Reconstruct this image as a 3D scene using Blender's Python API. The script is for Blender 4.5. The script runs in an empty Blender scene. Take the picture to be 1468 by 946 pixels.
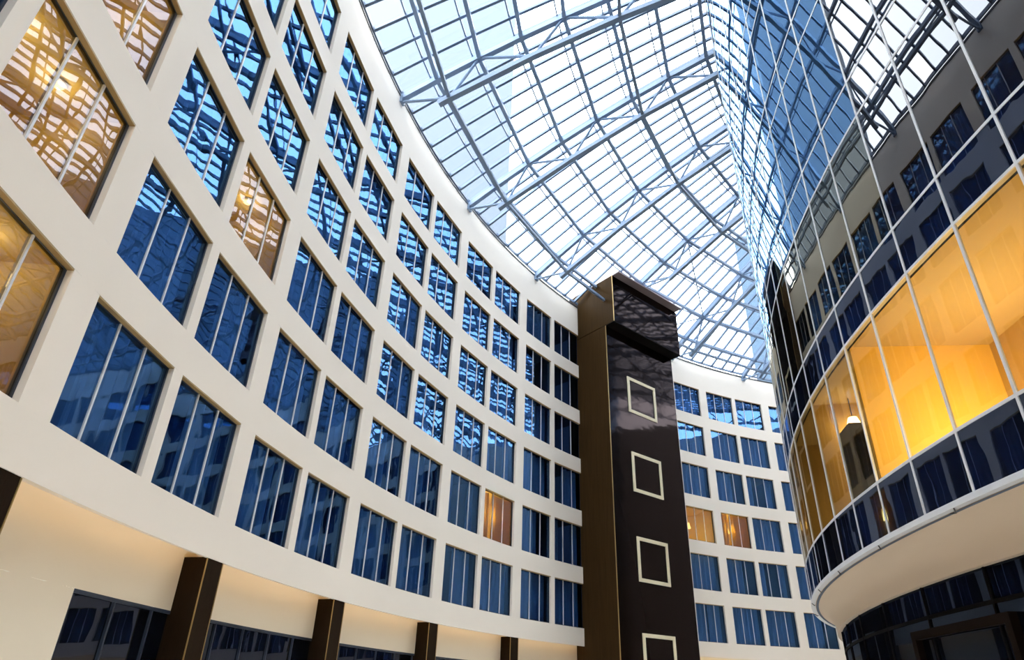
import bpy, math, random
from mathutils import Matrix, Vector

# ------------------------------------------------------------------ camera, world, exposure
scene = bpy.context.scene
col = scene.collection
EYE = 1.7                                  # camera height above the atrium floor
PITCH, ROLL, FPX = math.radians(27.8615), math.radians(0.6377), 924.41
cam_data = bpy.data.cameras.new('camera')
cam = bpy.data.objects.new('camera', cam_data); col.objects.link(cam)
cam_data.sensor_fit = 'HORIZONTAL'; cam_data.sensor_width = 36.0
cam_data.lens = FPX / 1468.0 * 36.0
cam_data.shift_x = -38.53 / 1468.0
cam_data.shift_y = 50.30 / 1468.0
cam_data.clip_end = 1000
_r = Vector((1, 0, 0)); _u = Vector((0, -math.sin(PITCH), math.cos(PITCH))); _d = Vector((0, math.cos(PITCH), math.sin(PITCH)))
_right = _r * math.cos(ROLL) + _u * math.sin(ROLL); _up = -_r * math.sin(ROLL) + _u * math.cos(ROLL)
cam.matrix_world = Matrix(((_right.x, _up.x, -_d.x, 0), (_right.y, _up.y, -_d.y, 0), (_right.z, _up.z, -_d.z, EYE), (0, 0, 0, 1)))
scene.camera = cam

world = bpy.data.worlds.new('sky'); scene.world = world; world.use_nodes = True
bg = world.node_tree.nodes['Background']
bg.inputs['Color'].default_value = (0.93, 0.97, 1.0, 1)      # even bright overcast sky
bg.inputs['Strength'].default_value = 9.8
scene.view_settings.view_transform = 'Standard'
scene.view_settings.look = 'None'
scene.view_settings.gamma = 1.0
scene.view_settings.use_curve_mapping = False
scene.view_settings.exposure = 0.18
scene.cycles.max_bounces = 10
scene.cycles.diffuse_bounces = 5
scene.cycles.glossy_bounces = 5
scene.cycles.transparent_max_bounces = 24
scene.cycles.caustics_reflective = False
scene.cycles.caustics_refractive = False
scene.cycles.use_denoising = True

random.seed(7)

# ------------------------------------------------------------------ plan (metres, camera above the origin)
CX, CY, R = 33.4381, 11.2496, 41.1046      # the concave facade: part of a circle
ROW0, FLOOR_H, WIN_H = 3.8361 + EYE, 3.3, 2.3868
TH0, TH_PAIR, TH_W, TH_G, TH_R = -0.04611, 0.158272, 0.065765, 0.008408, 0.908209
NROW = 6
BAND_Z, TOP_Z = 2.92 + EYE, 24.95 + EYE
WIN_W = 2 * R * math.sin(TH_W / 2)
GX, GY, GR = 33.545, 9.896, 27.373         # the convex glass building inside the curve
G_T0, G_DT = -0.083, 0.046

# ------------------------------------------------------------------ materials
MATS = {}
def nodes_of(name):
    m = bpy.data.materials.new(name); m.use_nodes = True
    nt = m.node_tree
    for n in list(nt.nodes): nt.nodes.remove(n)
    out = nt.nodes.new('ShaderNodeOutputMaterial')
    MATS[name] = m
    return m, nt, out
def noise(nt, scale, detail=3.0, rough=0.5, vec=None):
    t = nt.nodes.new('ShaderNodeTexNoise'); t.inputs['Scale'].default_value = scale
    t.inputs['Detail'].default_value = detail; t.inputs['Roughness'].default_value = rough
    if vec is None:
        g = nt.nodes.new('ShaderNodeNewGeometry'); vec = g.outputs['Position']
    nt.links.new(vec, t.inputs['Vector'])
    return t
def scaled_pos(nt, s):
    g = nt.nodes.new('ShaderNodeNewGeometry'); mp = nt.nodes.new('ShaderNodeMapping')
    nt.links.new(g.outputs['Position'], mp.inputs['Vector']); mp.inputs['Scale'].default_value = s
    return mp.outputs['Vector']
def matte(name, color, rough=0.8, var=0.06, scale=1.5, bump=0.0, bscale=30, metallic=0.0, spec=0.3, stretch=None):
    m, nt, out = nodes_of(name)
    p = nt.nodes.new('ShaderNodeBsdfPrincipled')
    v = scaled_pos(nt, stretch) if stretch else None
    t = noise(nt, scale, 4, 0.55, v)
    mix = nt.nodes.new('ShaderNodeMix'); mix.data_type = 'RGBA'
    a = [max(0, c * (1 - var)) for c in color]; b = [min(1, c * (1 + var)) for c in color]
    mix.inputs[6].default_value = (*a, 1); mix.inputs[7].default_value = (*b, 1)
    nt.links.new(t.outputs['Fac'], mix.inputs[0]); nt.links.new(mix.outputs[2], p.inputs['Base Color'])
    p.inputs['Roughness'].default_value = rough; p.inputs['Metallic'].default_value = metallic
    p.inputs['Specular IOR Level'].default_value = spec
    if bump:
        n2 = noise(nt, bscale, 2); bn = nt.nodes.new('ShaderNodeBump')
        bn.inputs['Strength'].default_value = 1.0; bn.inputs['Distance'].default_value = bump
        nt.links.new(n2.outputs['Fac'], bn.inputs['Height']); nt.links.new(bn.outputs['Normal'], p.inputs['Normal'])
    nt.links.new(p.outputs['BSDF'], out.inputs['Surface'])
    return m
def emit(name, color, strength):
    m, nt, out = nodes_of(name)
    e = nt.nodes.new('ShaderNodeEmission'); e.inputs['Color'].default_value = (*color, 1); e.inputs['Strength'].default_value = strength
    nt.links.new(e.outputs[0], out.inputs['Surface'])
    return m
def coated_glass(name, refl, trans=None, body=None, lo=0.4, hi=0.95, power=3.0, wave=0.006, wscale=1.3, rough=0.0, stretch=(1, 1, 0.6)):
    """coated pane: tinted mirror over a see-through (trans) or an opaque dark (body) layer"""
    m, nt, out = nodes_of(name)
    gl = nt.nodes.new('ShaderNodeBsdfGlossy'); gl.inputs['Color'].default_value = (*refl, 1); gl.inputs['Roughness'].default_value = rough
    if trans is not None:
        un = nt.nodes.new('ShaderNodeBsdfTransparent'); un.inputs['Color'].default_value = (*trans, 1)
    else:
        un = nt.nodes.new('ShaderNodeBsdfDiffuse'); un.inputs['Color'].default_value = (*body, 1)
    lw = nt.nodes.new('ShaderNodeLayerWeight'); lw.inputs['Blend'].default_value = 0.5
    pw = nt.nodes.new('ShaderNodeMath'); pw.operation = 'POWER'; pw.inputs[1].default_value = power
    nt.links.new(lw.outputs['Facing'], pw.inputs[0])
    mr = nt.nodes.new('ShaderNodeMapRange'); mr.inputs['To Min'].default_value = lo; mr.inputs['To Max'].default_value = hi
    nt.links.new(pw.outputs[0], mr.inputs['Value'])
    mx = nt.nodes.new('ShaderNodeMixShader')
    nt.links.new(mr.outputs['Result'], mx.inputs[0]); nt.links.new(un.outputs[0], mx.inputs[1]); nt.links.new(gl.outputs[0], mx.inputs[2])
    if wave:
        t = noise(nt, wscale, 1.5, 0.4, scaled_pos(nt, stretch)); bn = nt.nodes.new('ShaderNodeBump')
        bn.inputs['Strength'].default_value = 1.0; bn.inputs['Distance'].default_value = wave
        nt.links.new(t.outputs['Fac'], bn.inputs['Height']); nt.links.new(bn.outputs['Normal'], gl.inputs['Normal'])
    nt.links.new(mx.outputs[0], out.inputs['Surface'])
    return m

matte('plaster', (0.88, 0.795, 0.705), 0.75, 0.03, 0.35, 0.0008, 25)
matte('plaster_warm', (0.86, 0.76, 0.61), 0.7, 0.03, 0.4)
matte('head_golden_brown', (0.40, 0.27, 0.12), 0.45, 0.15, 2.0)  # golden-brown strip along the underside of each window head
matte('window_frame', (0.035, 0.045, 0.07), 0.4, 0.1)
matte('aluminium', (0.66, 0.67, 0.71), 0.4, 0.05, 3)
matte('steel_paint', (0.22, 0.30, 0.43), 0.45, 0.06, 1.0)
matte('bar_paint', (0.13, 0.18, 0.27), 0.45, 0.06, 1.0)
matte('gutter', (0.05, 0.05, 0.055), 0.5, 0.1)
matte('room_dark', (0.12, 0.14, 0.19), 0.9, 0.1)
matte('room_warm', (0.86, 0.70, 0.30), 0.8, 0.05, 1.0)
matte('curtain', (0.74, 0.78, 0.84), 0.85, 0.12, 0.8, stretch=(3, 3, 0.1))
def sheer(name, color):
    m, nt, out = nodes_of(name)
    d = nt.nodes.new('ShaderNodeBsdfDiffuse'); t = nt.nodes.new('ShaderNodeBsdfTranslucent'); mx = nt.nodes.new('ShaderNodeMixShader')
    ns = noise(nt, 0.8, 3, 0.5, scaled_pos(nt, (3, 3, 0.1))); rmp = nt.nodes.new('ShaderNodeMapRange'); rmp.inputs['To Min'].default_value = 0.5; rmp.inputs['To Max'].default_value = 0.85
    nt.links.new(ns.outputs['Fac'], rmp.inputs['Value']); nt.links.new(rmp.outputs['Result'], mx.inputs[0])
    for n in (d, t): n.inputs['Color'].default_value = (*color, 1)
    nt.links.new(d.outputs[0], mx.inputs[1]); nt.links.new(t.outputs[0], mx.inputs[2]); nt.links.new(mx.outputs[0], out.inputs['Surface'])
sheer('curtain_gold', (0.85, 0.70, 0.28))
matte('floor_stone', (0.84, 0.77, 0.67), 0.2, 0.08, 0.8)
matte('wall_orange', (0.95, 0.67, 0.17), 0.7, 0.04, 1.0)
matte('wall_tan', (0.55, 0.40, 0.18), 0.7, 0.08, 1.0)
matte('ceiling_cream', (0.58, 0.47, 0.28), 0.8, 0.04, 1.0)
matte('furniture_dark', (0.04, 0.035, 0.03), 0.5, 0.1)
matte('frame_cream', (0.80, 0.70, 0.50), 0.6, 0.05)
matte('gold_edge', (0.45, 0.30, 0.12), 0.35, 0.1, metallic=0.6)
matte('column_cladding', (0.019, 0.011, 0.006), 0.35, 0.35, 6.0, stretch=(6, 6, 0.5), spec=0.04)
matte('tower_side', (0.040, 0.022, 0.0085), 0.4, 0.35, 2.0, stretch=(4, 4, 0.25), spec=0.02)
matte('blue_block_deep', (0.045, 0.078, 0.118), 0.6, 0.05, 0.05)
matte('blue_block', (0.068, 0.083, 0.106), 0.6, 0.05, 0.05)
matte('door_wood', (0.010, 0.006, 0.0045), 0.6, 0.2, spec=0.02)
matte('fascia_shaded_tan', (0.56, 0.44, 0.33), 0.7, 0.03, 0.5)  # tan darkened: the shade on the fascia is put into its colour
matte('soffit_dark', (0.008, 0.0075, 0.0075), 0.8, 0.1, spec=0.02)
matte('soffit_plum', (0.24, 0.19, 0.20), 0.5, 0.05)
emit('lamp_warm', (1.0, 0.80, 0.45), 14)
emit('lamp_strip', (1.0, 0.60, 0.20), 1.6)
emit('lamp_room', (1.0, 0.72, 0.26), 9)
coated_glass('tower_front', (0.25, 0.20, 0.21), body=(0.006, 0.0038, 0.003), lo=0.02, hi=0.34, power=2.2, wave=0.008, wscale=0.9, rough=0.07, stretch=(1, 1, 1.6))
coated_glass('blue_pane', (0.085, 0.178, 0.335), trans=(0.54, 0.72, 0.93), lo=0.25, hi=1.0, wave=0.0045)
coated_glass('lit_pane', (0.105, 0.105, 0.125), trans=(0.75, 0.70, 0.62), lo=0.45, hi=0.9, wave=0.004)
coated_glass('roof_pane', (0.5, 0.6, 0.7), trans=(0.93, 0.955, 0.97), lo=0.04, hi=0.5, power=4, wave=0)
coated_glass('roof_pane_frosted', (0.5, 0.6, 0.7), trans=(0.99, 0.98, 0.96), lo=0.02, hi=0.3, power=4, wave=0)
coated_glass('shop_pane', (0.16, 0.18, 0.25), body=(0.004, 0.006, 0.012), lo=0.2, hi=0.7, wave=0.003)
coated_glass('shop_dark', (0.09, 0.12, 0.18), body=(0.004, 0.006, 0.012), lo=0.15, hi=0.6, wave=0.003)
coated_glass('mirror_blue', (0.25, 0.43, 0.66), body=(0.010, 0.018, 0.035), lo=0.28, hi=1.0, power=2.5, wave=0.0035, wscale=1.0)  # the blue of the reflected sky is put into this pane tint
coated_glass('mirror_dark', (0.40, 0.40, 0.42), body=(0.008, 0.008, 0.012), lo=0.20, hi=0.8, power=3.0, wave=0.0028, wscale=1.0)
coated_glass('mirror_warm', (0.42, 0.40, 0.34), body=(0.010, 0.011, 0.012), lo=0.30, hi=1.0, power=2.5, wave=0.0032, wscale=1.2)  # warm tint imitates the cream facade reflected in this storey
coated_glass('spandrel', (0.20, 0.25, 0.38), body=(0.006, 0.009, 0.020), lo=0.22, hi=0.9, power=3.0, wave=0.005, wscale=1.6)
coated_glass('office_pane', (0.27, 0.25, 0.22), trans=(0.86, 0.79, 0.62), lo=0.10, hi=0.55, power=3.0, wave=0.003, wscale=1.4)

# ------------------------------------------------------------------ mesh helpers
class MB:
    def __init__(self): self.v = []; self.f = []; self.n = []
    def quad(self, a, b, c, d, normals=None):
        i = len(self.v); self.v += [tuple(a), tuple(b), tuple(c), tuple(d)]; self.f.append((i, i+1, i+2, i+3)); self.n.append(normals)
    def box(self, x0, x1, y0, y1, z0, z1):
        P = [(x0,y0,z0),(x1,y0,z0),(x1,y1,z0),(x0,y1,z0),(x0,y0,z1),(x1,y0,z1),(x1,y1,z1),(x0,y1,z1)]
        self.hexa(P)
    def hexa(self, P):
        i = len(self.v); self.v += [tuple(p) for p in P]
        for f in ((0,3,2,1),(4,5,6,7),(0,1,5,4),(1,2,6,5),(2,3,7,6),(3,0,4,7)):
            self.f.append(tuple(i+k for k in f)); self.n.append(None)
    def beam(self, p0, p1, w, h, up=(0, 0, 1)):
        p0 = Vector(p0); p1 = Vector(p1); d = (p1 - p0).normalized(); u = Vector(up)
        s = d.cross(u).normalized() * (w / 2); t = s.cross(d).normalized() * (h / 2)
        self.hexa([p0 - s - t, p0 + s - t, p1 + s - t, p1 - s - t, p0 - s + t, p0 + s + t, p1 + s + t, p1 - s + t])
    def tube(self, p0, p1, r, n=8, r1=None):
        p0 = Vector(p0); p1 = Vector(p1); d = (p1 - p0).normalized(); r1 = r if r1 is None else r1
        a = d.orthogonal().normalized(); b = d.cross(a); i = len(self.v)
        for k in range(n):
            c = a * math.cos(2*math.pi*k/n) + b * math.sin(2*math.pi*k/n)
            self.v.append(tuple(p0 + c * r)); self.v.append(tuple(p1 + c * r1))
        for k in range(n):
            j = (k + 1) % n; self.f.append((i+2*k, i+2*j, i+2*j+1, i+2*k+1)); self.n.append(None)
        self.f.append(tuple(i+2*k for k in reversed(range(n)))); self.n.append(None)
        self.f.append(tuple(i+2*k+1 for k in range(n))); self.n.append(None)
    def mesh(self, name, mat):
        me = bpy.data.meshes.new(name); me.from_pydata(self.v, [], self.f); me.update()
        for m in (mat if isinstance(mat, (list, tuple)) else [mat]): me.materials.append(MATS[m])
        if any(x is not None for x in self.n):
            ln = []
            for p, nn in zip(me.polygons, self.n):
                for k in range(p.loop_total): ln.append(tuple(p.normal) if nn is None else tuple(nn[k]))
            for p in me.polygons: p.use_smooth = True
            me.normals_split_custom_set(ln)
        return me
    def obj(self, name, mat, parent=None):
        return link(name, self.mesh(name, mat), parent)
def link(name, me, parent=None):
    o = bpy.data.objects.new(name, me); col.objects.link(o)
    if parent is not None: o.parent = parent
    return o
def empty(name, loc=(0, 0, 0), rz=0.0):
    o = bpy.data.objects.new(name, None); col.objects.link(o); o.location = loc; o.rotation_euler = (0, 0, rz)
    o.empty_display_size = 0.2
    return o
def tag(o, label=None, cat=None, group=None, kind=None):
    if label: o['label'] = label
    if cat: o['category'] = cat
    if group: o['group'] = group
    if kind: o['kind'] = kind
    return o
ORD = ['first', 'second', 'third', 'fourth', 'fifth', 'sixth', 'seventh', 'eighth', 'ninth', 'tenth', 'eleventh', 'twelfth',
       'thirteenth', 'fourteenth', 'fifteenth', 'sixteenth', 'seventeenth', 'eighteenth', 'nineteenth', 'twentieth', 'twenty-first', 'twenty-second', 'twenty-third', 'twenty-fourth']
def pol(th, r=R, z=0.0, c=(CX, CY)):
    return Vector((c[0] - r * math.cos(th), c[1] + r * math.sin(th), z))
def arc_steps(a, b, step):
    n = max(1, int(math.ceil(abs(b - a) / step))); return [a + (b - a) * i / n for i in range(n + 1)]
def arc_wall(mb, th0, th1, r, z0, z1, c=(CX, CY), step=0.02, inward=True):
    """curved vertical strip; inward = faces the centre"""
    ts = arc_steps(th0, th1, step)
    for a, b in zip(ts, ts[1:]):
        s = 1 if inward else -1
        na = (s * math.cos(a), -s * math.sin(a), 0); nb = (s * math.cos(b), -s * math.sin(b), 0)
        P = [pol(a, r, z0, c), pol(b, r, z0, c), pol(b, r, z1, c), pol(a, r, z1, c)]
        N = [na, nb, nb, na]
        if not inward: P.reverse(); N.reverse()
        mb.quad(*P, normals=N)
def arc_flat(mb, th0, th1, r0, r1, z, c=(CX, CY), step=0.02, up=True):
    ts = arc_steps(th0, th1, step)
    for a, b in zip(ts, ts[1:]):
        P = [pol(a, r0, z, c), pol(b, r0, z, c), pol(b, r1, z, c), pol(a, r1, z, c)]
        if (r1 > r0) != up: P.reverse()
        mb.quad(*P)
def arc_box(mb, th0, th1, r0, r1, z0, z1, c=(CX, CY), step=0.03):
    arc_wall(mb, th0, th1, r0, z0, z1, c, step, True); arc_wall(mb, th0, th1, r1, z0, z1, c, step, False)
    arc_flat(mb, th0, th1, r0, r1, z1, c, step, True); arc_flat(mb, th0, th1, r0, r1, z0, c, step, False)
    for t, fl in ((th0, False), (th1, True)):
        P = [pol(t, r0, z0, c), pol(t, r1, z0, c), pol(t, r1, z1, c), pol(t, r0, z1, c)]
        if fl: P.reverse()
        mb.quad(*P)

# ------------------------------------------------------------------ facade walls
K_BACK = -6
TH_START = TH0 + K_BACK * TH_PAIR - 0.009
TH_LEFT_END, TH_RIGHT_START, TH_RIGHT_END = 0.737, 0.955, TH_R + 4 * TH_PAIR - 0.009
def win_ths(right):
    out = []
    if not right:
        for k in range(K_BACK, 5):
            for j in (0, 1): out.append((TH0 + k * TH_PAIR + j * (TH_W + TH_G), 2 * k + j + 1))
    else:
        for k in range(0, 4):
            for j in (0, 1):
                if k == 0 and j == 0: continue
                out.append((TH_R + k * TH_PAIR + j * (TH_W + TH_G), 2 * k + j - 1))
    return out
REVEAL = 0.13
def facade(name, th0, th1, wins, label):
    mb = MB(); rows = [ROW0 + FLOOR_H * i for i in range(NROW)]
    zs = [BAND_Z] + sum([[z, z + WIN_H] for z in rows], []) + [TOP_Z]
    for i in range(0, len(zs), 2): arc_wall(mb, th0, th1, R, zs[i], zs[i + 1])        # horizontal bands
    edges = [th0] + sum([[t, t + TH_W] for t, _ in wins], []) + [th1]
    for z in rows:
        for i in range(0, len(edges), 2): arc_wall(mb, edges[i], edges[i + 1], R, z, z + WIN_H)   # piers
        for t, _ in wins:                                                                       # reveals
            a, b = t, t + TH_W
            mb.quad(pol(a, R, z), pol(a, R, z + WIN_H), pol(a, R + REVEAL + .1, z + WIN_H), pol(a, R + REVEAL + .1, z))
            mb.quad(pol(b, R, z + WIN_H), pol(b, R, z), pol(b, R + REVEAL + .1, z), pol(b, R + REVEAL + .1, z + WIN_H))
            arc_flat(mb, a, b, R, R + REVEAL + .1, z); arc_flat(mb, a, b, R, R + REVEAL + .1, z + WIN_H, up=False)
    # underside: a lip with a cove behind it, and the parapet top
    arc_flat(mb, th0, th1, R, R + 0.08, BAND_Z, up=False)
    arc_wall(mb, th0, th1, R + 0.08, BAND_Z, BAND_Z + 0.18, inward=False)
    arc_flat(mb, th0, th1, R + 0.08, R + 0.9, BAND_Z + 0.18, up=False)
    arc_flat(mb, th0, th1, R, R + 0.5, TOP_Z)
    arc_wall(mb, th0, th1, R + 0.5, BAND_Z + .2, TOP_Z, inward=False) if False else None
    o = mb.obj(name, 'plaster'); tag(o, label, kind='structure')
    g = MB(); arc_box(g, th0, th1, R - 0.03, R + 0.25, TOP_Z, TOP_Z + 0.12); g.obj('gutter', 'gutter', o)
    return o
wall_left = facade('wall_left', TH_START, TH_LEFT_END, win_ths(False), 'curved cream plaster facade with six rows of window openings')
wall_back = facade('wall_back', TH_RIGHT_START, TH_RIGHT_END, win_ths(True), 'curved cream plaster facade to the right of the dark tower')

# recessed ground floor wall behind the columns
REC = 0.6
SHOP_TOP = 1.78 + EYE
SHOP_TH0 = math.radians(1.17)
mb = MB()
arc_wall(mb, TH_START, TH_LEFT_END, R + REC, SHOP_TOP, BAND_Z + .18)
arc_wall(mb, TH_START, SHOP_TH0, R + REC, 0, SHOP_TOP)
arc_flat(mb, SHOP_TH0, TH_LEFT_END, R + REC, R + REC + .12, SHOP_TOP, up=False)
mb.quad(pol(SHOP_TH0, R + REC, SHOP_TOP), pol(SHOP_TH0, R + REC + .12, SHOP_TOP), pol(SHOP_TH0, R + REC + .12, 0), pol(SHOP_TH0, R + REC, 0))
tag(mb.obj('wall_ground_left', 'plaster_warm'), 'cream recessed ground floor wall behind the dark columns', kind='structure')
mb = MB(); arc_wall(mb, TH_RIGHT_START, TH_RIGHT_END, R + REC, 0, BAND_Z + .18)
tag(mb.obj('wall_ground_back', 'plaster_warm'), 'cream recessed ground floor wall right of the tower', kind='structure')

# warm light strips in the cove behind the lip
def cove(th0, th1, label):
    m = MB(); arc_box(m, th0, th1, R + 0.14, R + 0.26, BAND_Z + 0.10, BAND_Z + 0.16)
    tag(m.obj('cove_light', 'lamp_strip'), label, 'light', 'cove lights under the facade')
cove(-0.30, TH_LEFT_END, 'warm light strip hidden under the curved left facade')
cove(TH_RIGHT_START + .02, TH_RIGHT_END, 'warm light strip hidden under the facade right of the tower')

# dark rooms behind the windows: back wall, slabs, cross walls
def rooms(name, th0, th1, wins, label):
    m = MB(); arc_wall(m, th0, th1, R + 3.4, BAND_Z + .2, TOP_Z, step=.05)
    for i in range(NROW + 1):
        z = ROW0 + FLOOR_H * i - 0.45
        arc_flat(m, th0, th1, R + .35, R + 3.4, z, step=.05); arc_flat(m, th0, th1, R + .35, R + 3.4, z - .12, step=.05, up=False)
    for a in [t - TH_G / 2 for t, _ in wins] + [th0, th1]:
        for s in (0, 1):
            P = [pol(a, R + .35, BAND_Z + .2), pol(a, R + 3.4, BAND_Z + .2), pol(a, R + 3.4, TOP_Z), pol(a, R + .35, TOP_Z)]
            if s: P.reverse()
            m.quad(*P)
    tag(m.obj(name, 'room_dark'), label, kind='structure')
rooms('wall_rooms_left', TH_START, TH_LEFT_END, win_ths(False), 'dim room walls behind the left facade windows')
rooms('wall_rooms_back', TH_RIGHT_START, TH_RIGHT_END, win_ths(True), 'dim room walls behind the windows right of the tower')

# ------------------------------------------------------------------ facade windows
def frame_mesh():
    m = MB(); w, h, t, y0, y1 = WIN_W, WIN_H, 0.045, REVEAL - 0.02, REVEAL + 0.06
    m.box(0, w, y0, y1, 0, t); m.box(0, w, y0, y1, h - t, h); m.box(0, t, y0, y1, t, h - t); m.box(w - t, w, y0, y1, t, h - t)
    return m.mesh('frame', 'window_frame')
FRAME = frame_mesh()
m = MB(); m.box(0.0, WIN_W, 0.004, REVEAL - 0.02, WIN_H - 0.035, WIN_H - 0.002); HEAD_STRIP = m.mesh('head_strip', 'head_golden_brown')
m = MB(); m.box(-0.022, 0.022, REVEAL - 0.02, REVEAL + 0.05, 0.0, WIN_H - .036); MULL = m.mesh('mullion', 'aluminium')
PW = WIN_W / 3 - 0.07
m = MB(); m.box(-PW / 2, PW / 2, REVEAL, REVEAL + 0.02, 0.045, WIN_H - 0.045); PANE = m.mesh('pane', 'blue_pane'); LITPANE = m.mesh('pane', 'lit_pane')
def curtain_mesh(spans, mat):
    m = MB()
    for x0, x1, dens in spans:
        n = max(6, int((x1 - x0) / 0.045)); pts = []
        for i in range(n + 1):
            x = x0 + (x1 - x0) * i / n
            pts.append((x, REVEAL + 0.30 + 0.085 * math.sin(x * dens) + 0.03 * math.sin(x * dens * 2.3 + 1)))
        for a, b in zip(pts, pts[1:]):
            m.quad((a[0], a[1], 0.02), (b[0], b[1], 0.02), (b[0], b[1], WIN_H), (a[0], a[1], WIN_H))
            m.quad((b[0], b[1] + .004, 0.02), (a[0], a[1] + .004, 0.02), (a[0], a[1] + .004, WIN_H), (b[0], b[1] + .004, WIN_H))
    return m.mesh('curtain', mat)
W3 = WIN_W / 3
CURT = [curtain_mesh([(0.02, 0.75, 16), (1.95, WIN_W - .02, 15)], 'curtain'), curtain_mesh([(0.02, 1.25, 14), (1.5, WIN_W - .02, 17)], 'curtain'),
        curtain_mesh([(0.02, WIN_W - 0.02, 15)], 'curtain'), curtain_mesh([(0.02, 1.7, 14)], 'curtain'), curtain_mesh([(1.1, WIN_W - .02, 15)], 'curtain')]
CURT_GOLD = curtain_mesh([(0.02, 0.95, 22), (1.25, WIN_W - .02, 25)], 'curtain_gold')
LIT_ROOM = {(0, 0): 'spots', (1, 0): 'spots', (2, 0): 'spots', (2, 2): 'spots', (1, 8): 'curtain', ('b', 2, 0): 'lamp', ('b', 2, 1): 'curtain'}
wn = 0
lit_list = []
for right in (False, True):
    for th, idx in win_ths(right):
        for row in range(NROW):
            wn += 1
            o = empty('window_%d' % wn, pol(th, R, ROW0 + FLOOR_H * row), math.pi / 2 - (th + TH_W / 2))
            key = ('b', row, idx) if right else (row, idx)
            lit = LIT_ROOM.get(key)
            rn = ('lowest', 'second', 'third', 'fourth', 'fifth', 'top')[row]
            place = ('%s right of the tower' % ORD[idx]) if right else ('%s left of the tower' % ORD[10 - idx])
            look = 'warmly lit' if lit else 'dark blue'
            tag(o, '%s three-pane facade window, %s row%s, %s' % (look, rn, ' from the bottom' if 0 < row < 5 else '', place), kind='structure')
            link('frame', FRAME, o)
            near = idx >= -1 if not right else True
            if near: link('head_strip', HEAD_STRIP, o)
            for k in (1, 2):
                q = link('mullion', MULL, o); q.location.x = W3 * k
            for k in range(3):
                q = link('pane', LITPANE if lit else PANE, o); q.location.x = W3 * (k + .5)
                q.rotation_euler = (random.gauss(0, .0018), 0, random.gauss(0, .0018))
            if lit in (None,) and near:
                if (row <= 2 or right or random.random() < .5): link('curtain', random.choice(CURT + [CURT[2]] * 3), o)
            elif lit == 'curtain': link('curtain', CURT_GOLD, o)
            if lit: lit_list.append((th, row, lit, rn, place))
# warm rooms with lamps behind the lit windows
for i, (th, row, lit, rn, place) in enumerate(lit_list):
    z = ROW0 + FLOOR_H * row; tm = th + TH_W / 2; base = pol(th, R, z); rz = math.pi / 2 - tm
    m = MB(); x0, x1, y0, y1, a, b = -0.10, WIN_W + .10, REVEAL + .12, 2.9, -0.35, WIN_H + .12
    m.quad((x0, y1, a), (x1, y1, a), (x1, y1, b), (x0, y1, b)); m.quad((x0, y0, a), (x0, y1, a), (x0, y1, b), (x0, y0, b))
    m.quad((x1, y1, a), (x1, y0, a), (x1, y0, b), (x1, y1, b)); m.quad((x0, y1, b), (x1, y1, b), (x1, y0, b), (x0, y0, b)); m.quad((x0, y0, a), (x1, y0, a), (x1, y1, a), (x0, y1, a))
    o = m.obj('wall_room_%d' % (i + 1), 'room_warm'); o.location = base; o.rotation_euler.z = rz
    tag(o, 'ochre room walls behind the lit window in the %s row, %s' % (rn, place), kind='structure')
    if lit == 'spots':
        for k, (lx, ly) in enumerate(((0.75, 1.0), (1.95, 1.0))):
            t = empty('ceiling_spot', base + Matrix.Rotation(rz, 3, 'Z') @ Vector((lx, ly, WIN_H + .12)), rz)
            s = MB(); s.tube((0, 0, 0), (0, 0, -.07), .13, 12); s.obj('housing', 'aluminium', t)
            s = MB(); s.tube((0, 0, -.07), (0, 0, -.10), .10, 12); s.obj('bulb', 'lamp_warm', t)
            tag(t, '%s round ceiling spot in the lit %s row room, %s' % (('left', 'right')[k], rn, place), 'light', 'ceiling spots in lit rooms')
            L = bpy.data.lights.new('glow', 'POINT'); L.energy = 44; L.color = (1, .82, .38); L.shadow_soft_size = .12
            lo = bpy.data.objects.new('glow', L); col.objects.link(lo); lo.parent = t; lo.location = (0, 0, -.35)
    else:
        t = empty('floor_lamp', base + Matrix.Rotation(rz, 3, 'Z') @ Vector((1.25, 1.3 if lit == 'lamp' else 1.0, -.35)), rz)
        s = MB(); s.tube((0, 0, 0), (0, 0, .04), .17, 14); s.obj('base', 'gold_edge', t)
        s = MB(); s.tube((0, 0, .04), (0, 0, 1.55), .02, 8); s.obj('pole', 'gold_edge', t)
        s = MB(); s.tube((0, 0, 1.5), (0, 0, 1.9), .25, 16, .16); s.obj('lamp_shade', 'lamp_room', t)
        tag(t, 'glowing floor lamp in the lit %s row room, %s' % (rn, place), 'lamp', 'lamps in lit hotel rooms')
        L = bpy.data.lights.new('glow', 'POINT'); L.energy = 150 if lit == 'lamp' else 300; L.color = (1, .78, .24); L.shadow_soft_size = .3
        lo = bpy.data.objects.new('glow', L); col.objects.link(lo); lo.parent = t; lo.location = (0, 0, 1.3) if lit == 'lamp' else (0, -.35, 1.7)

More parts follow.
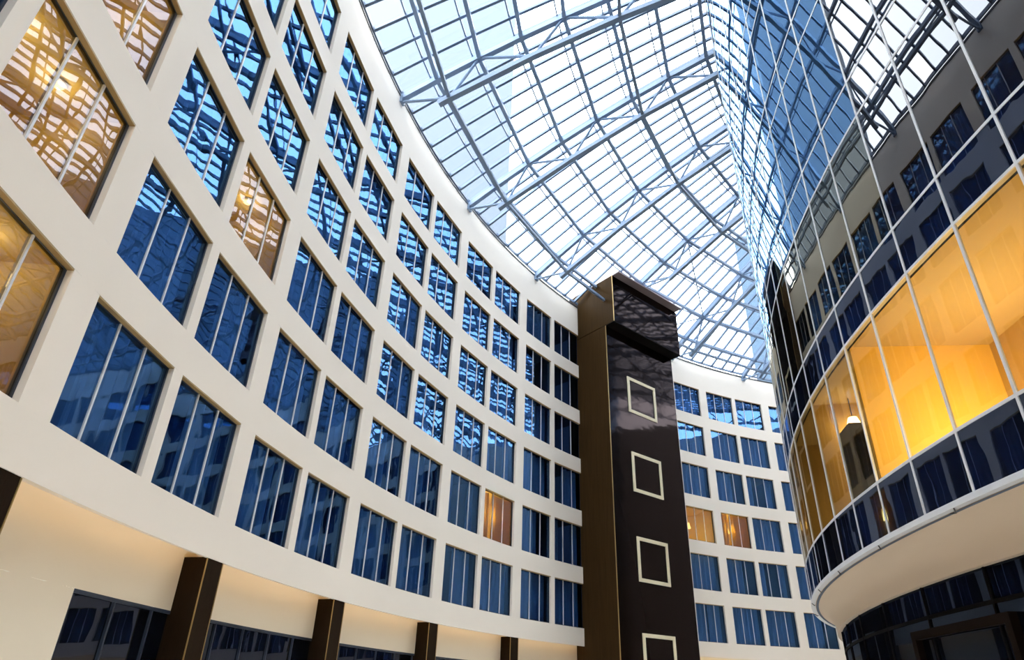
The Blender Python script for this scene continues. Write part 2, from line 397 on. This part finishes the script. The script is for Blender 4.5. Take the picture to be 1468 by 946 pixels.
# ------------------------------------------------------------------ columns and shopfront under the left facade
for k in range(-3, 5):
    a = TH0 + (k + 0.887) * TH_PAIR; b = TH0 + (k + 0.987) * TH_PAIR
    if b > 0.72: continue
    tm = (a + b) / 2; w = (b - a) * R
    o = empty('column', pol(tm, R, 0), math.pi / 2 - tm)
    m = MB(); m.box(-w / 2, w / 2, 0.03, REC + .1, 0, BAND_Z + .02); m.obj('shaft', 'column_cladding', o)
    m = MB(); m.box(-w / 2 - .012, -w / 2 + .012, 0.018, 0.042, 0, BAND_Z - .01); m.obj('corner_strip', 'gold_edge', o)
    m = MB(); m.box(w / 2 - .012, w / 2 + .012, 0.018, 0.042, 0, BAND_Z - .01); m.obj('corner_strip', 'gold_edge', o)
    m = MB(); m.box(-w / 2 - .03, w / 2 + .03, 0.0, REC, 0, .15); m.obj('plinth', 'column_cladding', o)
    tag(o, 'dark brown square column under the left facade, %s from the tower' % ORD[4 - k - 1], 'column', 'columns under the facade')
shop = empty('window_%d' % (wn + 1), pol(SHOP_TH0, R + REC, 0)); tag(shop, 'dark shopfront glazing behind the ground floor columns', kind='structure')
bpy.context.view_layer.update()
def rel(o, parent):
    o.parent = parent; o.matrix_parent_inverse = parent.matrix_world.inverted(); return o
n_sp = 24; dts = (TH_LEFT_END - SHOP_TH0) / n_sp
for i in range(n_sp):
    a, b = SHOP_TH0 + i * dts, SHOP_TH0 + (i + 1) * dts
    m = MB(); m.beam(pol(a + .001, R + REC + .06, SHOP_TOP / 2), pol(b - .001, R + REC + .06, SHOP_TOP / 2), .02, SHOP_TOP - .04); rel(m.obj('pane', 'shop_pane'), shop)
    m = MB(); m.beam(pol(a, R + REC + .05, 0), pol(a, R + REC + .05, SHOP_TOP), .05, .08, (1, 0, 0)); rel(m.obj('mullion', 'window_frame'), shop)
m = MB(); arc_box(m, SHOP_TH0, TH_LEFT_END, R + REC + .0, R + REC + .1, SHOP_TOP - .07, SHOP_TOP); rel(m.obj('head_rail', 'window_frame'), shop)
m = MB(); arc_wall(m, SHOP_TH0 - .01, TH_LEFT_END, R + REC + .3, 0, SHOP_TOP); rel(m.obj('back_panel', 'soffit_dark'), shop)

# ------------------------------------------------------------------ dark lift tower
tA = Vector((2.68, 38.52, 0)); tn = Vector((.66, -.751, 0)).normalized(); tt = Vector((.751, .66, 0)).normalized()
tower = empty('lift_tower', tA + tn * 2.596, math.atan2(tt.y, tt.x))           # local x along the front face, -y towards the camera
TWD = 6.9
m = MB(); m.box(0, TWD, .02, 3.6, 0, 22.36 + EYE); m.obj('shaft', 'tower_side', tower)
m = MB(); m.box(0.0, TWD, 0, .02, 0, 22.36 + EYE); m.obj('front_panel', 'tower_front', tower)
m = MB(); m.box(0.0, 7.0, -.75, 3.6, 22.40 + EYE, 26.0 + EYE); m.obj('upper_block', 'tower_side', tower)
m = MB(); m.box(0.0, 7.0, -.77, -.75, 22.40 + EYE, 26.0 + EYE); m.obj('upper_front_panel', 'tower_front', tower)
m = MB(); m.box(0.0, 7.0, -.76, .4, 22.34 + EYE, 22.40 + EYE); m.obj('ledge_underside', 'soffit_dark', tower)
m = MB(); m.box(0.05, 6.9, -1.35, 3.0, 26.0 + EYE, 26.1 + EYE); m.obj('roof_slab', 'soffit_plum', tower)
m = MB(); m.box(-.02, .02, -.02, .02, 0, 22.34 + EYE); m.obj('corner_strip', 'gold_edge', tower)
m = MB(); m.box(-.02, .02, -.79, -.75, 22.4 + EYE, 26.0 + EYE); m.obj('corner_strip', 'gold_edge', tower)
for i in range(4):
    z0 = 16.70 - 5.22 * i + EYE; x0, x1, h, t = 1.84, 4.66, 2.52, .2
    m = MB(); m.box(x0, x1, -.06, .01, z0, z0 + t); m.box(x0, x1, -.06, .01, z0 + h - t, z0 + h); m.box(x0, x0 + t, -.06, .01, z0 + t, z0 + h - t); m.box(x1 - t, x1, -.06, .01, z0 + t, z0 + h - t)
    m.obj('square_frame', 'frame_cream', tower)
tag(tower, 'tall dark brown tower with four cream square frames between the facades', 'tower')

# ------------------------------------------------------------------ glass roof
def zr(t): return 24.95 + EYE + 0.52 * t - 0.010 * t * t
def slope(t): return math.atan(0.52 - 0.020 * t)
NODES = [1.7, 3.7, 5.7, 7.75, 9.8, 11.85, 13.9]
T_END = 15.6
TRUSS_TH = [math.radians(13.45 + 10.72 * i) for i in range(-8, 8)]
DB = math.radians(10.72) / 7
ROOF_A, ROOF_B = TRUSS_TH[0], TRUSS_TH[-1]
GLASS_UP = 0.36
ceiling = empty('ceiling', (CX, CY, 0)); tag(ceiling, 'curved glass roof of pale panes between blue-grey glazing bars', kind='structure')
def rp(t, th=0.0, up=0.0):
    """roof point relative to the facade centre"""
    r = R - t; return Vector((-r * math.cos(th), r * math.sin(th), zr(t) + up))
# panes: one mesh per ring, rotated into each bay
rings = [0.0] + [t - .33 for t in NODES] + [T_END]
ring_mesh = []; ring_mesh_frost = []
for a, b in zip(rings, rings[1:]):
    m = MB(); g = .02 / R; ga, gb = a + .02, b - .02
    P = [rp(ga, g, GLASS_UP), rp(gb, g, GLASS_UP), rp(gb, DB - g, GLASS_UP), rp(ga, DB - g, GLASS_UP)]
    m.hexa(P + [p + Vector((0, 0, .03)) for p in P]); ring_mesh.append(m.mesh('pane', 'roof_pane')); ring_mesh_frost.append(m.mesh('pane', 'roof_pane_frosted'))
nb_total = 7 * 15
first_vis, last_vis = 7 * 7 + 2, 7 * 7 + 2 + 41
rest = MB()
for j in range(nb_total):
    th = ROOF_A + j * DB
    for i, me in enumerate(ring_mesh):
        if first_vis <= j < last_vis and i < 7:
            q = link('pane', ring_mesh_frost[i] if (j == first_vis + 1 and i == 0) else me, ceiling); q.rotation_euler.z = -th
        else:
            M3 = Matrix.Rotation(-th, 3, 'Z'); i0 = len(rest.v)
            rest.v += [tuple(M3 @ v.co) for v in me.vertices]
            for p in me.polygons: rest.f.append(tuple(i0 + k for k in p.vertices)); rest.n.append(None)
tag(rest.obj('far_panes', 'roof_pane', ceiling), kind='stuff')
# glazing bars running up the slope, one per pane joint
m = MB(); ts = [0.0, 1.7, 3.7, 5.7, 7.75, 9.8, 11.85, 13.9, T_END]
for a, b in zip(ts, ts[1:]): m.beam(rp(a, 0, GLASS_UP - .05), rp(b, 0, GLASS_UP - .05), .12, .16)
BAR = m.mesh('glazing_bar', 'bar_paint')
for j in range(nb_total + 1):
    q = link('glazing_bar', BAR, ceiling); q.rotation_euler.z = -(ROOF_A + j * DB)
# thin transoms at the glass and purlins on the trusses, one per bay; ties under some
dT = math.radians(10.72)
def bay_members(name, mat, pts):
    for (t, up, w, h) in pts:
        m = MB()
        if name == 'transom':
            for k in range(7): m.beam(rp(t, DB * k, up), rp(t, DB * (k + 1), up), w, h)
        else: m.beam(rp(t, 0, up), rp(t, dT, up), w, h)
        me = m.mesh(name, mat)
        for th in TRUSS_TH[:-1]:
            q = link(name, me, ceiling); q.rotation_euler.z = -th
bay_members('transom', 'bar_paint', [(t - .33, GLASS_UP - .03, .06, .10) for t in NODES] + [(0.02, GLASS_UP - .06, .08, .2)])
bay_members('purlin', 'steel_paint', [(t, 0.0, .18, .2) for t in NODES])
DEPTH = 1.6
def bottom(t):
    a = slope(t); return t + DEPTH * math.sin(a), zr(t) - DEPTH * math.cos(a)
def bp(t, th=0.0):
    tb, z = bottom(t); r = R - tb; return Vector((-r * math.cos(th), r * math.sin(th), z))
for t in (NODES[0], NODES[4]):
    m = MB(); m.beam(bp(t, 0), bp(t, dT), .16, .16); me = m.mesh('tie', 'steel_paint')
    for th in TRUSS_TH[:-1]:
        q = link('tie', me, ceiling); q.rotation_euler.z = -th
# trusses
def truss_parts(t_start):
    parts = []
    ns = [t for t in [0.0] + NODES + [T_END] if t > t_start + .2]
    m = MB(); seq = [t_start] + ns
    for a, b in zip(seq, seq[1:]): m.beam(rp(a), rp(b), .24, .26)
    parts.append(('top_chord', m.mesh('top_chord', 'steel_paint')))
    bn = [t for t in (NODES[0], NODES[2], NODES[4], NODES[6]) if t > t_start - .5]
    seq = ([bn[0] - .5] if t_start < 1 else [bn[0] - .3]) + bn + [T_END - .5]
    m = MB()
    for a, b in zip(seq, seq[1:]): m.beam(bp(a), bp(b), .25, .26)
    parts.append(('bottom_chord', m.mesh('bottom_chord', 'steel_paint')))
    tops = [t for t in (NODES[1], NODES[3], NODES[5]) if t > t_start]
    for t in tops:
        for b in bn:
            if abs(NODES.index(b) - NODES.index(t)) == 1:
                m = MB(); m.tube(rp(t), bp(b), .07, 8); parts.append(('diagonal', m.mesh('diagonal', 'steel_paint')))
    m = MB(); m.tube(rp(t_start) + Vector((0, 0, -.22)), bp(bn[0]), .07, 8); parts.append(('end_brace', m.mesh('end_brace', 'steel_paint')))
    m = MB(); m.box(rp(t_start).x - .15, rp(t_start).x + .12, -.16, .16, rp(t_start).z - .32, rp(t_start).z + .14); parts.append(('end_plate', m.mesh('end_plate', 'steel_paint')))
    return parts
FULL, SHORT = truss_parts(0.0), truss_parts(3.3)
vis = {8: 'nearest the camera, springing from the top edge of the left facade', 9: 'second from the camera', 10: 'third from the camera, just left of the dark tower', 11: 'resting on the dark tower roof', 12: 'directly right of the dark tower', 13: 'farthest from the camera, over the right facade'}
for i, th in enumerate(TRUSS_TH):
    o = empty('roof_truss', (CX, CY, 0), -th)
    for nm, me in (SHORT if i == 11 else FULL): link(nm, me, o)
    tag(o, 'blue-grey steel roof truss, ' + vis.get(i, '%s one overhead behind the camera' % ORD[7 - i] if i < 8 else '%s one past the far end, behind the glass building' % ORD[i - 14]), 'truss', 'steel trusses under the glass roof')
# two flat braces beside the tower
def brace(p, q, label):
    m = MB(); m.tube(p, q, .05, 8); o = m.obj('roof_brace', 'steel_paint'); o.location = (CX, CY, 0)
    tag(o, label, 'brace', 'loose braces in the roof')
brace(rp(NODES[3], TRUSS_TH[11]), rp(NODES[1], TRUSS_TH[12]), 'long slanting steel brace joining the two trusses right of the tower')
brace(rp(1.2, TRUSS_TH[12] - dT * .45), rp(NODES[1], TRUSS_TH[12]), 'short steel brace from the tower to the truss beside it')

# ------------------------------------------------------------------ convex glass building on the right
GC = (GX, GY)
gwall = empty('wall_right', (GX, GY, 0)); tag(gwall, 'convex glass curtain wall with thin silver mullions', kind='structure')
Z_S, Z_V, G_PER = 2.726 + EYE, 3.667 + EYE, 3.797
NPER = 9
M0, M1 = -22, 35
G_TOP = Z_S + NPER * G_PER
def gp(th, r, z): return Vector((-r * math.cos(th), r * math.sin(th), z))
def pane_mesh(z0, z1, mat):
    m = MB(); g = .012; hw = G_DT / 2 - .03 / GR; n = 4
    ths = [-hw + 2 * hw * i / n for i in range(n + 1)]
    for a, b in zip(ths, ths[1:]):
        na, nb = (-math.cos(a), math.sin(a), 0), (-math.cos(b), math.sin(b), 0)
        m.quad(gp(b, GR, z0 + g), gp(a, GR, z0 + g), gp(a, GR, z1 - g), gp(b, GR, z1 - g), normals=[nb, na, na, nb])
    r2 = GR - .02
    for a, b in zip(ths, ths[1:]):
        na, nb = (math.cos(a), -math.sin(a), 0), (math.cos(b), -math.sin(b), 0)
        m.quad(gp(a, r2, z0 + g), gp(b, r2, z0 + g), gp(b, r2, z1 - g), gp(a, r2, z1 - g), normals=[na, nb, nb, na])
    return m.mesh('pane', mat)
levels = []
for k in range(NPER):
    levels.append((Z_S + k * G_PER, Z_V + k * G_PER, 's', k)); levels.append((Z_V + k * G_PER, Z_S + (k + 1) * G_PER, 'v', k))
far = {}
for z0, z1, kind, k in levels:
    cache = {}
    for mcol in range(M0, M1):
        if kind == 'v' and k == 0: mat = 'office_pane'
        elif kind == 's' and k <= 1: mat = 'spandrel'
        elif k == 1 and mcol >= 1: mat = 'mirror_warm'
        else: mat = 'mirror_blue' if mcol >= 1 else 'mirror_dark'
        if mat not in cache: cache[mat] = pane_mesh(z0, z1, mat)
        th = G_T0 + G_DT * (mcol + .5); me = cache[mat]
        if -4 <= mcol < 11:
            q = link('pane', me, gwall); q.rotation_euler.z = -th
        else:
            f = far.setdefault(mat, MB()); M3 = Matrix.Rotation(-th, 3, 'Z'); i0 = len(f.v)
            f.v += [tuple(M3 @ v.co) for v in me.vertices]
            for p in me.polygons:
                f.f.append(tuple(i0 + x for x in p.vertices))
                f.n.append([tuple(M3 @ Vector(me.corner_normals[l].vector)) for l in p.loop_indices])
for mat, f in far.items(): tag(f.obj('far_panes', mat, gwall), kind='stuff')
m = MB(); m.box(-GR - .012, -GR + .03, -.022, .022, Z_S, G_TOP); MUL = m.mesh('mullion', 'aluminium')
for mcol in range(M0, M1 + 1):
    q = link('mullion', MUL, gwall); q.rotation_euler.z = -(G_T0 + G_DT * mcol)
ta, tb = G_T0 + G_DT * M0, G_T0 + G_DT * M1
for i, z in enumerate([l[0] for l in levels] + [G_TOP]):
    m = MB(); arc_box(m, ta, tb, GR - .08, GR + .014, z - .025, z + .025, (0, 0), G_DT)
    m.obj('transom', 'aluminium', gwall)
# base: silver edge, cream soffit and fascia, dark glass ground floor
m = MB(); arc_box(m, ta, tb, GR - .09, GR + .03, Z_S - .075, Z_S - .025, (0, 0), .02); m.obj('base_edge', 'aluminium', gwall)
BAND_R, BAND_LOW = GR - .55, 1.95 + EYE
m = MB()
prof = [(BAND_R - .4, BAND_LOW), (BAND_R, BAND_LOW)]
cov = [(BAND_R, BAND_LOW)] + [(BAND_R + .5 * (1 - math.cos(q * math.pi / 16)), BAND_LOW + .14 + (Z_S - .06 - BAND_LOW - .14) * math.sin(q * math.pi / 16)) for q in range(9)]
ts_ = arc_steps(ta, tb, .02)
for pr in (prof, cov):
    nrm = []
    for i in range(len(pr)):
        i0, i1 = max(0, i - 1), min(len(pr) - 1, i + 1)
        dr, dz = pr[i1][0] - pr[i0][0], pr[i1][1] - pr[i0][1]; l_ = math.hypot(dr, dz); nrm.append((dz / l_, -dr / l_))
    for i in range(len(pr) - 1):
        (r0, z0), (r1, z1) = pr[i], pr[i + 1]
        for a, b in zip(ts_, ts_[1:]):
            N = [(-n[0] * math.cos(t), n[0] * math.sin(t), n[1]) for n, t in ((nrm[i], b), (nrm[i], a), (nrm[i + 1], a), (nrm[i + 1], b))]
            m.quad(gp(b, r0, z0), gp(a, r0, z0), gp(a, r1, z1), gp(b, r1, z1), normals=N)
fas = m.obj('fascia', 'fascia_shaded_tan', gwall)
for mcol in range(-5, 12, 2):                                        # little hooks under the silver edge
    th = G_T0 + G_DT * (mcol + .4)
    h = MB(); h.tube(gp(th, GR + .02, Z_S - .07), gp(th + .003, GR - .05, Z_S - .13), .012, 6); h.tube(gp(th + .003, GR - .05, Z_S - .13), gp(th + .009, GR - .07, Z_S - .10), .010, 6); h.obj('bracket', 'gutter', gwall)
# ground floor glazing
SH_R = BAND_R - .12
gsh = empty('window_%d' % (wn + 2), (GX, GY, 0)); tag(gsh, 'dark ground floor glazing under the cream fascia of the glass building', kind='structure')
DG = G_DT * 1.6; zt = 1.45 + EYE
j = 0; th = ta
while th < tb - 1e-6:
    m = MB(); arc_box(m, th + .0006, th + DG - .0006, SH_R - .02, SH_R, zt + .03, BAND_LOW, (0, 0), DG / 2); m.obj('pane', 'shop_dark', gsh)
    m = MB(); arc_box(m, th + .0006, th + DG - .0006, SH_R - .02, SH_R, .05, zt - .03, (0, 0), DG / 2); m.obj('pane', 'shop_dark', gsh)
    m = MB(); m.beam(gp(th, SH_R, 0), gp(th, SH_R, BAND_LOW), .04, .05, (1, 0, 0)); m.obj('mullion', 'soffit_dark', gsh)
    th += DG; j += 1
m = MB(); arc_box(m, ta, tb, SH_R - .03, SH_R + .02, zt - .03, zt + .03, (0, 0), .03); m.obj('transom', 'soffit_dark', gsh)
m = MB(); arc_wall(m, ta, tb, SH_R - .25, 0, BAND_LOW, (0, 0), .03, False); m.obj('back_panel', 'soffit_dark', gsh)
# timber framed doorway in it
dth = 0.050
door = empty('door_1', gp(dth, SH_R, 0) + Vector((GX, GY, 0)), math.pi / 2 - dth)
tag(door, 'dark timber framed glass doorway in the ground floor of the glass building', kind='structure')
dw, dh = 1.5, 1.12 + EYE
m = MB(); m.box(-dw, -dw + .14, -.16, .08, 0, dh); m.obj('jamb', 'door_wood', door)
m = MB(); m.box(dw - .14, dw, -.16, .08, 0, dh); m.obj('jamb', 'door_wood', door)
m = MB(); m.box(-dw, dw, -.16, .08, dh, dh + .14); m.obj('head', 'door_wood', door)
for s in (-1, 1):
    m = MB(); m.box(min(0, s * (dw - .16)) + .02, max(0, s * (dw - .16)) - .02, -.11, -.08, .02, dh - .02); lf = m.obj('leaf', 'shop_dark', door)
    m = MB(); m.tube((s * .12, -.16, 1.0), (s * .12, -.16, 1.5), .018, 8); m.obj('handle', 'aluminium', lf)
# opaque core, floors
m = MB()
arc_wall(m, ta, tb, GR - 3.0, 0, G_TOP, GC, .04, False)
for k in range(NPER):
    z = Z_S + k * G_PER
    arc_flat(m, ta, tb, GR - 3.0, GR - .1, z + .02 if k else z - .08, GC, .04, False) if k != 1 else None
    arc_flat(m, ta, tb, GR - 3.0, GR - .1, z + .93, GC, .04, True)
    arc_wall(m, ta, tb, GR - .10, z - .05, z + .92, GC, .04, False)
tag(m.obj('wall_core', 'room_dark'), 'inner core and slabs of the glass building', kind='structure')
# lit office storey
zf, zc = Z_V - .02, Z_S + G_PER + .02
parts_at = [(-0.42, 'wall_tan'), (-0.20, 'wall_tan'), (0.0585, 'wall_orange'), (0.165, 'wall_tan'), (0.27, 'wall_tan'), (0.40, 'wall_tan')]
m = MB(); arc_flat(m, ta, tb, GR - 3.0, GR - .09, zc, GC, .03, False); tag(m.obj('ceiling_office', 'ceiling_cream'), 'cream ceiling of the lit office storey', kind='structure')
m = MB(); arc_wall(m, ta, 0.0585, GR - 2.88, zf, zc, GC, .03, False); tag(m.obj('wall_office_near', 'wall_tan'), 'tan back wall of the lit office', kind='structure')
m = MB(); arc_wall(m, 0.0585, tb, GR - 2.88, zf, zc, GC, .03, False); tag(m.obj('wall_office_far', 'wall_tan'), 'tan back wall of the farther lit rooms', kind='structure')
m = MB(); arc_flat(m, ta, tb, GR - 3.0, GR - .09, zf + .01, GC, .03, True); tag(m.obj('floor_office', 'wall_tan'), 'tan floor of the lit office storey', kind='structure')
for i, (th, mat) in enumerate(parts_at):
    m = MB(); p0, p1 = pol(th, GR - .12, (zf + zc) / 2, GC), pol(th, GR - 2.9, (zf + zc) / 2, GC); m.beam(p0, p1, .1, zc - zf)
    tag(m.obj('wall_partition_%d' % (i + 1), mat), 'partition wall in the lit office storey, %s from the right' % ORD[i], kind='structure')
lamps = [(-0.33, 1.5, 45), (-0.10, 1.7, 70), (-0.012, 1.6, 230), (0.115, 1.6, 42), (0.22, 1.5, 34), (0.33, 1.5, 34)]
for i, (th, dr, en) in enumerate(lamps):                              # low uplighters standing on the office floor
    p = pol(th, GR - dr, zf + .01, GC); t = empty('uplighter', p)
    s = MB(); s.tube((0, 0, 0), (0, 0, .03), .16, 14); s.obj('base', 'aluminium', t)
    s = MB(); s.tube((0, 0, .03), (0, 0, .34), .09, 14, .14); s.obj('lamp_shade', 'aluminium', t)
    s = MB(); s.tube((0, 0, .34), (0, 0, .36), .12, 14); s.obj('bulb', 'lamp_warm', t)
    tag(t, 'low round uplighter on the lit storey floor, %s from the right' % ORD[i], 'lamp', 'uplighters in the glass building')
    L = bpy.data.lights.new('glow', 'POINT'); L.energy = en; L.color = (1, .86, .56); L.shadow_soft_size = .15
    lo = bpy.data.objects.new('glow', L); col.objects.link(lo); lo.parent = t; lo.location = (0, 0, .6)
for i, (x, y, z) in enumerate(((7.35, 12.97, 5.54), (7.36, 13.9, 5.84))):
    t = empty('pendant_lamp', (x, y, zc))
    dz = z + EYE - zc
    s = MB(); s.tube((0, 0, 0), (0, 0, dz + .2), .012, 6); s.obj('cord', 'gutter', t)
    s = MB(); s.tube((0, 0, dz + .2), (0, 0, dz - .1), .10, 14, .2); s.obj('lamp_shade', 'lamp_warm', t)
    tag(t, 'glowing pendant lamp behind the curved glass, ' + ('nearer the orange wall' if i == 0 else 'farther from the orange wall'), 'lamp', 'pendants in the glass building')
for i, (th, dr, hh) in enumerate(((0.085, .55, 1.5), (0.118, .5, 1.75))):
    t = empty('cabinet', pol(th, GR - dr, zf + .01, GC), math.pi / 2 - th)
    s = MB(); s.box(-.38, .38, -.2, .2, .05, hh); s.obj('body', 'furniture_dark', t)
    for q in (-1, 1):
        s = MB(); s.box(min(0, q * .37) + .01, max(0, q * .37) - .01, -.225, -.2, .08, hh - .03); d = s.obj('door', 'furniture_dark', t)
        s = MB(); s.tube((q * .05, -.24, hh * .5), (q * .05, -.24, hh * .5 + .2), .01, 6); s.obj('handle', 'aluminium', d)
    tag(t, 'dark cabinet standing inside the curved glass, ' + ('under the pendants nearer the orange wall' if i == 0 else 'farther from the orange wall'), 'cabinet', 'cabinets in the glass building')

# ------------------------------------------------------------------ floor, ends, buildings outside
m = MB(); arc_flat(m, TH_START - .1, TH_RIGHT_END + .1, 18, R + 4, 0, step=.05); tag(m.obj('floor', 'floor_stone'), 'pale polished stone atrium floor', kind='structure')
for nm, th, lb in (('wall_end_near', TH_START + .005, 'plain plaster end wall behind the camera'), ('wall_end_far', TH_RIGHT_END - .005, 'plain plaster end wall past the glass building')):
    m = MB(); m.beam(pol(th, R + 1, 14), pol(th, 24, 14), .3, 28); tag(m.obj(nm, 'plaster'), lb, kind='structure')
def block(corner, rz, w, d, h, label, mat):
    """outside block: its near corner towards the sky gap, side wall turned along rz"""
    o = empty('office_block', (corner[0], corner[1], 0), rz)
    x0, x1 = min(0, w), max(0, w)
    m = MB(); m.box(x0, x1, 0, d, 0, h); m.obj('body', mat, o)
    m = MB(); m.box(x0, x1, 0, d, h, h + .8); m.obj('roof_edge', mat, o)
    tag(o, label, 'building', 'pale blocks beyond the glass roof')
block((-3.0, 45), math.radians(3.9), -20, 20, 112, 'tall pale blue block seen through the roof above the left facade', 'blue_block')
block((26.6, 70.2), math.radians(-20.75), 16, 16, 56.4 + EYE, 'lower pale blue block seen through the roof beside the glass building', 'blue_block_deep')
